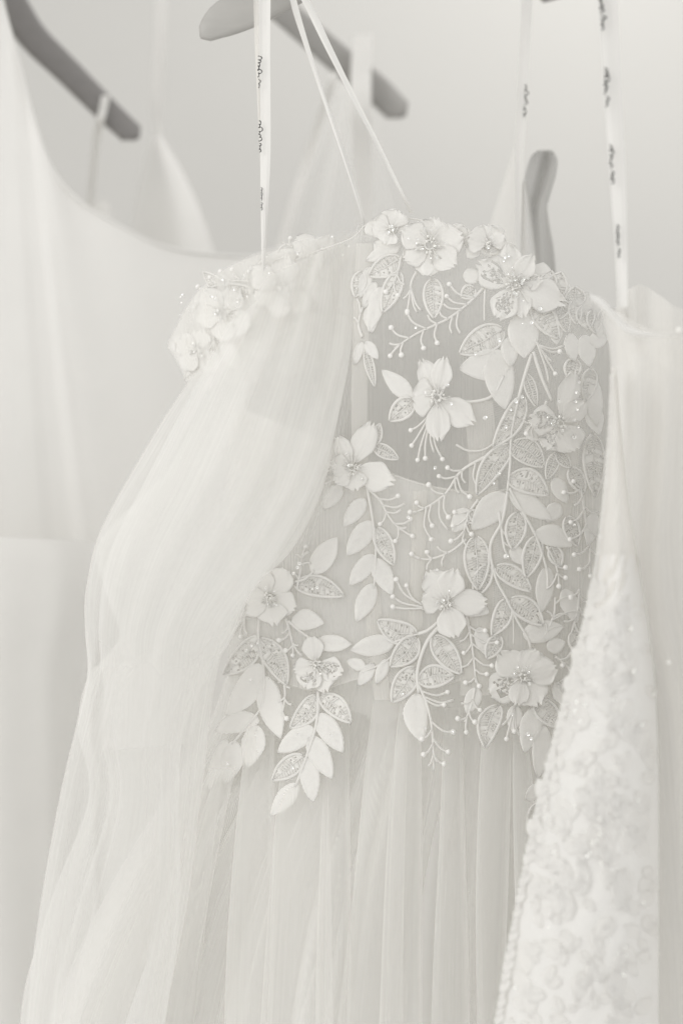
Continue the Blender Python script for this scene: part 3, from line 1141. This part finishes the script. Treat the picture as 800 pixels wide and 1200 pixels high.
# leaves -------------------------------------------------------------
LEAVES = [
    # top
    ((470, 285), (428, 306), 18), ((470, 303), (432, 323), 25, 'open'), ((468, 318), (448, 366), 22, 'open'), ((446, 336), (432, 390), 19),
    ((507, 326), (508, 373), 24, 'open'), ((434, 312), (421, 350), 14), ((440, 330), (425, 362), 14),
    # second flower
    ((590, 386), (538, 414), 34, 'open'), ((612, 366), (614, 420), 36), ((624, 354), (654, 397), 26, 'open'), ((656, 358), (664, 390), 16, 'ladder'),
    ((600, 424), (537, 432), 36), ((580, 412), (591, 480), 34), ((667, 390), (672, 424), 17), ((672, 420), (668, 446), 20, 'open'), ((596, 395), (598, 430), 20),
    # third flower's leaves
    ((484, 468), (447, 433), 21), ((484, 468), (456, 493), 24, 'open'),
    # left
    ((428, 400), (443, 421), 13), ((424, 400), (415, 428), 11), ((428, 408), (439, 453), 11, 'ladder'), ((433, 358), (436, 390), 17),
    ((437, 522), (445, 496), 14, 'ladder'), ((437, 522), (467, 538), 16, 'ladder'), ((400, 568), (378, 597), 18), ((392, 552), (378, 566), 12, 'open'),
    # right stem
    ((613, 464), (577, 524), 25, 'open', -4), ((598, 520), (637, 547), 31, 'ladder', -4), ((598, 520), (558, 580), 26, 'open', 4), ((616, 438), (628, 477), 14, 'ladder'),
    ((652, 530), (640, 562), 15, 'ladder'), ((652, 530), (668, 548), 14, 'ladder'),
    ((595, 560), (642, 580), 30, 'open', -6), ((596, 575), (646, 609), 24), ((592, 578), (552, 621), 31), ((607, 600), (600, 644), 25, 'open'),
    ((626, 624), (670, 640), 25, 'solid', -4), ((629, 628), (616, 677), 23, 'open'), ((641, 664), (634, 718), 21), ((557, 628), (560, 692), 31, 'open'), ((580, 664), (622, 693), 23, 'open', -3),
    ((530, 700), (573, 718), 28), ((593, 702), (576, 745), 22, 'open', -3), ((597, 702), (636, 733), 26, 'open', -3), ((612, 745), (660, 734), 26),
    ((694, 508), (697, 582), 26, 'open'), ((690, 440), (699, 500), 22), ((696, 600), (688, 640), 16),
    ((584, 826), (568, 876), 26, 'open', 5), ((628, 828), (614, 882), 26), ((627, 820), (657, 853), 25, 'open'), ((637, 850), (630, 912), 21), ((650, 800), (668, 830), 20),
    ((634, 920), (615, 938), 16), ((628, 942), (619, 974), 13, 'open'),
    # middle lower
    ((488, 744), (442, 727), 28, 'open', -5), ((488, 746), (457, 781), 28, 'open', -3), ((462, 752), (410, 762), 24), ((428, 782), (406, 774), 14), ((438, 778), (419, 804), 15), ((454, 772), (440, 802), 14),
    ((507, 745), (540, 790), 27, 'open'), ((490, 797), (532, 793), 27, 'open', -3), ((487, 782), (459, 823), 27, 'open'), ((488, 812), (494, 870), 28, 'solid', 4),
    # left lower chains
    ((428, 584), (402, 617), 19), ((437, 611), (406, 651), 24), ((441, 618), (461, 662), 21, 'open'), ((439, 650), (409, 686), 21), ((440, 654), (459, 697), 23), ((438, 684), (417, 729), 22),
    ((366, 672), (395, 629), 26), ((345, 684), (403, 698), 25, 'open', -4), ((341, 728), (380, 730), 24, 'solid', -3), ((371, 753), (412, 755), 20),
    ((304, 746), (261, 791), 27, 'open', -4), ((304, 748), (336, 803), 28, 'open', -4), ((306, 778), (265, 839), 30, 'solid', -4), ((310, 792), (329, 866), 29, 'solid', 2),
    ((304, 843), (252, 857), 24, 'solid', 3), ((302, 850), (290, 900), 27), ((276, 868), (263, 919), 25, 'solid', -2), ((266, 866), (243, 928), 17),
    ((371, 815), (340, 853), 24, 'open', -4), ((375, 815), (411, 847), 24, 'open', -3), ((367, 852), (325, 882), 24), ((373, 836), (402, 882), 25), ((356, 886), (319, 914), 24, 'open'),
    ((363, 862), (389, 913), 25), ((360, 888), (367, 940), 23), ((349, 918), (317, 956), 21),
]
for lf in LEAVES:
    st = lf[3] if len(lf) > 3 else 'solid'
    bd = lf[4] if len(lf) > 4 else 0
    leaf(lf[0], lf[1], lf[2], st, bd)

NR = random.Random(77)
for x in list(range(440, 470, 13)) + list(range(534, 590, 12)) + list(range(628, 735, 11)):
    y = float(np.interp(x, nkx, nky))
    leaf((x + NR.uniform(-4, 4), y + 16), (x + NR.uniform(-6, 10), y - NR.uniform(4, 12)), NR.uniform(20, 30), NR.choice(['solid', 'solid', 'open']), 0, .6)
    if x > 640:
        leaf((x, y + 10), (x + NR.uniform(-8, 8), y + 38), NR.uniform(16, 24), NR.choice(['solid', 'open']), 0, .5)

XTRA = [((548, 596), (530, 624), 18), ((560, 600), (548, 612), 14, 'open'), ((655, 590), (640, 612), 16), ((664, 605), (676, 640), 16, 'open'), ((660, 690), (676, 730), 18), ((670, 740), (684, 770), 17, 'open'),
        ((572, 662), (556, 700), 18, 'open'), ((648, 560), (664, 590), 15), ((560, 735), (572, 770), 15), ((585, 745), (570, 772), 16, 'open'), ((640, 760), (662, 752), 16), ((655, 800), (676, 812), 18, 'open'),
        ((560, 806), (546, 836), 16), ((604, 826), (600, 858), 15), ((545, 330), (560, 316), 16), ((556, 338), (540, 348), 14, 'open'), ((648, 372), (652, 404), 15), ((684, 392), (690, 430), 18), ((692, 432), (686, 470), 16, 'open'),
        ((690, 470), (702, 510), 18), ((616, 500), (632, 516), 14), ((668, 548), (684, 578), 16, 'open'), ((600, 640), (612, 662), 14), ((646, 640), (656, 664), 14, 'open'),
        ((424, 318), (416, 348), 14, 'open'),
        ((450, 292), (438, 284), 14), ((560, 300), (548, 286), 18), ((586, 300), (578, 282), 18), ((640, 344), (654, 330), 20), ((668, 366), (684, 352), 20), ((700, 380), (714, 366), 18), ((690, 400), (712, 396), 16)]
for lf in XTRA:
    leaf(lf[0], lf[1], lf[2] + 3, lf[3] if len(lf) > 3 else 'solid', 0, .4)

# stems --------------------------------------------------------------
for pts, r_ in [
    ([(528, 468), (550, 471), (576, 464), (590, 440)], 2.0), ([(622, 415), (610, 455), (599, 505), (597, 545), (594, 576)], 2.0), ([(624, 412), (634, 442), (646, 470)], 2.4),
    ([(596, 572), (612, 600), (628, 630), (640, 668), (641, 690)], 1.9), ([(594, 576), (588, 610), (574, 640), (580, 676), (592, 700), (606, 728), (618, 748), (622, 764)], 2.0),
    ([(534, 521), (548, 528), (566, 527), (580, 518)], 1.4), ([(430, 572), (436, 606), (440, 645), (438, 690)], 1.8), ([(490, 743), (502, 738), (518, 724)], 2.4),
    ([(518, 730), (500, 752), (489, 785), (490, 812)], 2.6), ([(462, 752), (480, 746), (492, 742)], 1.6), ([(304, 722), (303, 748), (309, 782), (308, 824), (290, 850), (272, 872)], 2.0),
    ([(345, 682), (358, 678), (368, 668)], 2.0), ([(337, 727), (352, 740), (370, 752)], 1.8), ([(373, 808), (371, 846), (360, 884), (346, 922)], 2.1), ([(472, 757), (450, 776), (424, 788)], 1.4),
    ([(568, 335), (567, 358), (567, 376)], 1.3), ([(600, 712), (601, 735), (601, 756)], 1.0), ([(244, 922), (238, 950), (230, 985)], 1.4)]:
    stem(pts, r_)

# sprigs --------------------------------------------------------------
SPRIGS = [
    ([(568, 335), (550, 354), (527, 372), (509, 381), (486, 392), (462, 408)],
     [(526, 333), (523, 347), (519, 356, 0), (514, 364, 0), (501, 369, 0), (477, 367), (458, 384), (456, 402, 0), (529, 391, 0), (539, 391, 0), (512, 402), (496, 408), (470, 416), (457, 417)]),
    ([(488, 318), (482, 330), (480, 345)], [(477, 365), (488, 366, 0), (493, 364, 0), (472, 350, 0)]),
    ([(626, 398), (634, 412)], [(655, 412), (650, 438), (646, 424, 0), (642, 448, 0), (660, 405, 0)]),
    ([(508, 478), (502, 490)], [(481, 504), (482, 522), (489, 539), (498, 537), (508, 530, 0), (518, 538)]),
    ([(570, 534), (540, 552), (522, 578), (500, 594), (484, 601)],
     [(524, 548), (514, 558), (502, 568), (488, 589), (480, 600), (506, 616), (525, 606), (505, 632), (525, 621, 0), (550, 582), (538, 578, 0), (560, 572, 0), (545, 566, 0)]),
    ([(546, 632), (528, 646), (505, 655), (488, 654)], [(482, 649), (500, 647), (500, 668, 0), (518, 664, 0), (512, 640, 0)]),
    ([(428, 570), (445, 586), (456, 606), (470, 622)], [(466, 581), (470, 597, 0), (481, 608), (483, 628), (463, 634), (445, 614), (474, 590, 0), (476, 618, 0)]),
    ([(502, 712), (494, 714)], [(464, 679), (476, 686), (460, 699), (460, 711)]),
    ([(546, 722), (551, 745), (555, 775), (557, 800)], [(568, 739), (582, 753), (572, 762, 0), (576, 780), (570, 790), (561, 804), (543, 765), (541, 782, 0), (545, 800), (538, 752, 0)]),
    ([(489, 800), (500, 826), (506, 856), (508, 904)], [(524, 811), (531, 820, 0), (520, 826), (531, 858), (525, 881), (520, 895), (496, 884), (494, 866), (512, 893, 0), (502, 898, 0)]),
    ([(584, 600), (590, 640), (594, 650)], [(592, 652), (600, 640, 0), (598, 630, 0)]),
    ([(680, 572), (684, 600), (690, 636), (690, 668)], [(671, 564), (660, 577), (672, 592, 0), (668, 612), (667, 632), (672, 650), (678, 667), (691, 675), (700, 600, 0), (704, 628, 0), (702, 650, 0)]),
    ([(640, 640), (650, 660), (654, 676)], [(662, 665), (662, 677), (654, 687), (640, 690, 0)]),
    ([(636, 748), (648, 722), (650, 700)], [(668, 700), (682, 718, 0), (664, 720, 0), (640, 716, 0), (636, 728, 0), (660, 735, 0)]),
    ([(604, 822), (600, 836)], [(593, 866), (602, 857), (588, 850, 0), (608, 862, 0)]),
    ([(335, 724), (340, 742), (344, 760)], [(327, 750), (335, 762), (343, 768), (350, 756, 0), (354, 768, 0), (330, 742, 0)]),
    ([(348, 690), (352, 668), (354, 650)], [(344, 672, 0), (362, 646, 0), (358, 640), (346, 650, 0), (364, 660, 0)]),
    ([(292, 716), (284, 728)], [(276, 730, 0), (272, 742), (282, 746), (290, 744, 0)]),
    ([(560, 585), (548, 604), (540, 640)], [(532, 600), (530, 616), (552, 626), (528, 634), (550, 642, 0), (556, 612, 0)]),
    ([(678, 690), (676, 715), (668, 745)], [(664, 700, 0), (690, 706), (688, 724), (660, 728, 0), (682, 744)]),
    ([(640, 470), (632, 488), (620, 500)], [(612, 492, 0), (624, 512, 0), (640, 500, 0), (616, 508)]),
    ([(556, 806), (552, 826), (544, 846)], [(540, 824, 0), (562, 832), (536, 842), (556, 846), (546, 858)]),
    ([(470, 300), (466, 318), (458, 336)], [(456, 322, 0), (474, 334, 0), (452, 342), (466, 346)]),
    ([(650, 770), (662, 778)], [(658, 780), (668, 765, 0), (670, 790)]),
    ([(332, 790), (334, 815), (330, 840)], [(326, 800, 0), (340, 806, 0), (326, 822, 0), (342, 826, 0), (336, 842)]),
    ([(424, 395), (420, 380), (424, 360)], [(418, 350, 0), (430, 352, 0), (414, 372, 0)]),
]
for sp_, en in SPRIGS:
    sprig(sp_, en)

# loose sequins on the lace
for x, y in [(487, 384), (512, 668), (344, 672), (348, 665), (351, 660), (600, 837), (557, 414), (498, 853), (294, 797), (388, 861), (350, 860), (342, 900), (267, 895), (302, 754), (295, 757),
             (289, 762), (471, 814), (424, 561), (632, 362), (655, 470), (674, 470), (676, 480), (673, 492), (677, 500), (675, 460), (678, 448), (672, 512), (596, 300), (592, 302), (590, 306), (612, 380), (622, 378),
             (585, 398), (568, 490), (598, 480), (604, 470), (611, 465), (592, 500), (585, 556), (578, 566), (510, 548), (618, 860), (622, 866), (366, 690), (372, 688), (478, 606), (530, 857), (594, 652), (672, 615)]:
    sequin(x, y, main, r=random.uniform(1.5, 2.6), off=.008)


# lace on the dropped shoulder band at the left ------------------------
def Ycap(px, py):
    u = np.clip((np.asarray(px, float) - 320) / 130, -.95, .95)
    return 1.70 - 0.075 * np.sqrt(1 - u * u) + 0.03 * np.clip((300 - np.asarray(px, float)) / 100, 0, 1)


rows = []
for f in (0, .3, .6, 1):
    r_ = []
    for (x0, y0), (x1, y1) in zip([(196, 408), (225, 352), (262, 318), (310, 296), (360, 286), (418, 272)], [(236, 448), (262, 430), (300, 420), (340, 410), (380, 400), (424, 392)]):
        x, y = x0 + (x1 - x0) * f, y0 + (y1 - y0) * f
        r_.append((x, y, float(Ycap(x, y)) + .002))
    rows.append(r_)
sheet('shoulder_band', rows, M_FRONT, main, 60, 30, lambda u, v: 0.004 * np.sin(u * 18 + v * 3))
capf = dict(surf=Ycap)
flower((330, 338), [(30, 46, 34), (80, 40, 34), (150, 46, 32), (200, 36, 30), (-40, 40, 30), (-100, 36, 32)], core=7, seqs=12, seed=21, **capf)
flower((262, 368), [(60, 36, 30), (130, 38, 30), (190, 34, 28), (-30, 36, 32), (-90, 34, 30)], core=7, seqs=12, seed=22, **capf)
flower((378, 300), [(10, 34, 30), (70, 26, 28), (150, 40, 30), (-60, 32, 30)], core=6, seqs=8, seed=23, **capf)
flower((232, 412), [(80, 28, 26), (150, 32, 28), (230, 28, 24), (-40, 34, 28)], core=5, seqs=8, seed=24, **capf)
for lf in [((330, 340), (396, 318), 22), ((340, 330), (402, 296), 20), ((300, 345), (240, 340), 22, 'open'), ((270, 350), (238, 318), 18, 'ladder'), ((232, 400), (200, 408), 22), ((240, 420), (216, 446), 18, 'open'),
           ((300, 380), (290, 420), 20, 'open'), ((345, 350), (380, 368), 20, 'open'), ((366, 380), (378, 430), 18, 'open'), ((380, 430), (372, 462), 12, 'ladder'), ((262, 400), (280, 436), 20), ((350, 296), (300, 312), 20)]:
    leaf(lf[0], lf[1], lf[2], lf[3] if len(lf) > 3 else 'solid', surf=Ycap)
sprig([(300, 330), (270, 330), (244, 345)], [(246, 325), (232, 336), (236, 352), (258, 318), (272, 316), (228, 360)], surf=Ycap)
sprig([(252, 392), (250, 404)], [(238, 420), (246, 424), (254, 426), (262, 422)], surf=Ycap)
sprig([(360, 300), (345, 290), (330, 284)], [(352, 279), (340, 279), (368, 282), (326, 296, 0)], surf=Ycap)
for k in range(60):
    x = random.gauss(300, 60)
    x = min(408, max(212, x))
    sequin(x, 330 + (300 - x) * .4 + random.uniform(-20, 34), main, r=random.uniform(1.2, 2.2), off=random.choice([.010, .018]), surf=Ycap, tilt=.8)

# loose net thrown over the shoulder band
rows = []
for (xl, yl, xr, yr, Y) in [(292, 332, 420, 276, 1.61), (262, 392, 414, 370, 1.575), (228, 452, 404, 450, 1.535), (172, 560, 376, 560, 1.497), (128, 650, 328, 650, 1.492), (116, 735, 264, 738, 1.53), (122, 810, 246, 800, 1.57), (120, 880, 235, 870, 1.62)]:
    rows.append([(xl + (xr - xl) * t, yl + (yr - yl) * t, Y + .03 * abs(2 * t - 1)**2) for t in (0, .2, .4, .6, .8, 1)])
vn = snoise(61, 8, .6, 3)
vrows = []
for f in (0, .33, .66, 1):
    q = []
    for (x0, y0), (x1, y1) in zip([(196, 402), (226, 348), (262, 316), (310, 292), (360, 280), (420, 268)], [(226, 460), (262, 452), (300, 450), (340, 440), (380, 430), (414, 420)]):
        x, y = x0 + (x1 - x0) * f, y0 + (y1 - y0) * f
        q.append((x, y, float(Ycap(x, y)) - .016 - .006 * math.sin(f * 3)))
    vrows.append(q)
sheet('gathered_net', vrows, M_SLEEVE, main, 90, 50, lambda u, v: 0.004 * vn(u * 2, v) + .003 * np.sin(u * 40 + v * 6))
sheet('draped_net', rows, M_PANEL, main, 140, 160, lambda u, v: 0.004 * np.sin(u * 24 + v * 5 + 3 * vn(u, v)) * (1.2 - v) + .009 * vn(u * 1.5, v))

# straps and ribbons of the main dress ------------------------------------
ribbon('shoulder_strap', [(340, -20, 1.64), (346, 10, 1.635), (362, 62, 1.63), (384, 128, 1.625), (404, 186, 1.62), (424, 250, 1.62), (428, 275, 1.625)], [6, 8, 6, 5, 5, 4, 4], M_SATIN2, main, seed=2, thick=.001)
ribbon('shoulder_strap', [(346, -20, 1.64), (362, 8, 1.63), (384, 54, 1.62), (412, 110, 1.61), (440, 165, 1.61), (468, 222, 1.61), (482, 250, 1.62)], [8, 10, 9, 7, 6, 5, 5], M_SATIN2, main, seed=4, thick=.001)
rb = ribbon('hanging_ribbon', [(309, -70, 1.60), (310, 0, 1.60), (310, 60, 1.60), (311, 120, 1.60), (311, 180, 1.60), (310, 240, 1.605), (309, 300, 1.615), (309, 325, 1.62)], [15, 14, 13, 12, 12, 9, 5, 3], M_SATIN2, main, seed=7)
script_print(rb, 304, 66, 103, 1.5955, 6.5, 11, slant=.03, bold=.6)
script_print(rb, 305, 142, 178, 1.5955, 6, 12, slant=.02, bold=.6)
script_print(rb, 307, 220, 246, 1.60, 5, 14, slant=0, bold=.45)
ribbon('hanging_ribbon', [(300, -60, 1.63), (301, 0, 1.63), (302, 50, 1.63), (304, 120, 1.62), (307, 200, 1.62), (308, 310, 1.625)], [8, 8, 7, 5, 4, 3], M_FARSHEER, main, seed=8)

# ------------------------------------------------------------------ NEAR DRESS at the right
near = thing('wedding_dress', 'beaded lace dress nearest the camera, out of focus along the right border', 'dress', W(760, 900, 1.40), 'dresses hanging side by side')
left_edge = [(716, 430), (713, 500), (707, 580), (699, 650), (688, 712), (668, 790), (645, 880), (624, 965), (607, 1050), (594, 1120), (581, 1200), (560, 1320), (545, 1420)]
right_edge = [(722, 430), (727, 500), (735, 580), (746, 650), (757, 712), (766, 790), (770, 880), (771, 965), (771, 1050), (771, 1120), (771, 1200), (772, 1320), (772, 1420)]


def Yn(px, py):
    py = np.asarray(py, float)
    px = np.asarray(px, float)
    l = np.interp(py, [e[1] for e in left_edge], [e[0] for e in left_edge])
    r = np.interp(py, [e[1] for e in right_edge], [e[0] for e in right_edge])
    t = np.clip((px - l) / (r - l + 1e-6), -.1, 1.1)
    return 1.375 + 0.040 * (2 * t - 1)**2 * (t < .5) + 0.055 * np.clip(2 * t - 1, 0, 2)**3


rows = []
for (lx, ly), (rx, ry) in zip(left_edge, right_edge):
    rows.append([(lx + (rx - lx) * t, ly, float(Yn(lx + (rx - lx) * t, ly))) for t in (0, .15, .3, .5, .7, .85, 1)])
nn = snoise(44, 8, 2, 9)
sheet('lace_panel', rows[3:], M_SATIN2, near, 90, 220, lambda u, v: 0.003 * nn(u, v * 2.5))
sheet('bodice_panel', rows[:5], M_BONE, near, 40, 80, lambda u, v: 0.003 * nn(u, v * 2.5))
# scattered embroidery on the panel
mb = MB()
r_ = random.Random(5)
for k in range(330):
    t = r_.random()**.8
    y = 690 + t * 700
    l = np.interp(y, [e[1] for e in left_edge], [e[0] for e in left_edge])
    r2 = np.interp(y, [e[1] for e in right_edge], [e[0] for e in right_edge])
    x = r_.uniform(l + 8, r2 - 8)
    a = r_.uniform(0, 6.28)
    Ln = r_.uniform(18, 42)
    b_, t_ = (x, y), (x + math.cos(a) * Ln * .6, y + math.sin(a) * Ln)
    t_ = (min(max(t_[0], l - 2), r2 + 1), t_[1])
    g = leaf_geo(b_, t_, Ln * .5, 'solid', 0, .3, Yn, k, base_off=.0002)
    mb.add(g.V, g.F)
mb.build('lace_embroidery', M_LACE, near, kind='stuff')
# scalloped edge down the left side
mb = MB()
y = 440
while y < 1400:
    x = np.interp(y, [e[1] for e in left_edge], [e[0] for e in left_edge])
    rr = r_.uniform(4, 8) if y > 680 else r_.uniform(2, 3.5)
    g = leaf_geo((x + rr, y - rr), (x - rr * .35, y + rr * 1.5), rr * 1.6, 'solid', 0, .3, Yn, int(y), base_off=.001)
    mb.add(g.V, g.F)
    y += rr * 1.7
mb.build('scalloped_edging', M_LACE, near, kind='stuff')
# sheer bodice
rows = []
for y, l, r2 in [(352, 700, 930), (400, 712, 930), (480, 716, 925), (560, 714, 920), (640, 706, 930), (720, 712, 945), (800, 735, 960), (900, 752, 975), (1420, 775, 1080)]:
    rows.append([(l + (r2 - l) * t, y + (44 * min(1, t * 3) if y == 352 else 0), 1.40 + .06 * abs(2 * t - 1)**2 - .01 * t) for t in (0, .12, .25, .4, .6, .8, 1)])
sheet('bodice_net', rows, M_FRONT, near, 80, 70, lambda u, v: 0.005 * np.sin(u * 26 + v * 2))
rows2 = [[(p_[0] + 4, p_[1] + 20, p_[2] + .13) for p_ in r] for r in rows]
sheet('bodice_back', rows2, M_LINING, near, 60, 50)
sk = [(722, 402, 940, 402, 1.53, .04), (724, 520, 950, 520, 1.52, .05), (730, 640, 955, 640, 1.51, .06), (738, 800, 970, 800, 1.51, .062), (740, 1000, 1010, 1000, 1.52, .065), (740, 1200, 1060, 1200, 1.52, .07), (740, 1420, 1100, 1420, 1.52, .075)]
tube_g('side_skirt', sk, M_SHADECLOTH2, near, 240, 60, pleats(9, (7, 13), .001, .006, 1, .3))  # side turned from the light, its shade put into the cloth colour
# folded top edge of the bodice
rows = []
for f in (0, .33, .66, 1):
    rows.append([(x + (0 if f < .5 else 2), y + 16 * f * (.5 + .5 * math.sin(i)), 1.39 - .006 * math.sin(f * 3.1)) for i, (x, y) in enumerate([(690, 344), (708, 352), (724, 370), (740, 384), (770, 392), (830, 393), (900, 390)])])
sheet('top_edge', rows, M_SATIN2, near, 70, 16)
# puffed sheer shoulder behind the edge
rows = []
for y in (330, 350, 375, 410):
    rows.append([(x, y + d, 1.46 + .02 * math.sin(i)) for i, (x, d) in enumerate([(722, 22), (738, 8), (752, 4), (775, 18), (800, 32), (860, 30)])])
sheet('shoulder_net', rows, M_FARSHEER, near, 60, 30, lambda u, v: 0.006 * np.sin(u * 16))
rb = ribbon('hanging_ribbon', [(729, 360, 1.41), (727, 290, 1.41), (724, 220, 1.41), (720, 150, 1.41), (716, 80, 1.41), (712, 0, 1.41), (708, -80, 1.41)], [12, 14, 18, 20, 21, 22, 22], M_SATIN2, near, seed=15)
for y0, y1, x in [(-20, 34, 704), (80, 124, 710), (171, 214, 716), (264, 302, 724)]:
    script_print(rb, x, y0, y1, 1.404, 8, int(y0 + 50), slant=.06, bold=.95)
# lace leaves and sequins that show in the blur
for x, y, r1 in [(795, 387, 4.5), (765, 813, 3.6), (771, 821, 3), (694, 988, 3.6), (703, 978, 3), (704, 1012, 3), (739, 737, 3), (783, 776, 3), (742, 788, 2.6), (702, 960, 2.4), (690, 840, 2), (720, 900, 2)]:
    put('bead', ME_BEAD, W(x, y, float(Yn(x, y)) - .006 if x < 772 else 1.40), r1 * PXM * .85, near)
for k in range(40):
    y = r_.uniform(700, 1190)
    l = np.interp(y, [e[1] for e in left_edge], [e[0] for e in left_edge])
    x = r_.uniform(l + 8, 768)
    sequin(x, y, near, r=1.7, off=.012, surf=Yn, tilt=.9)
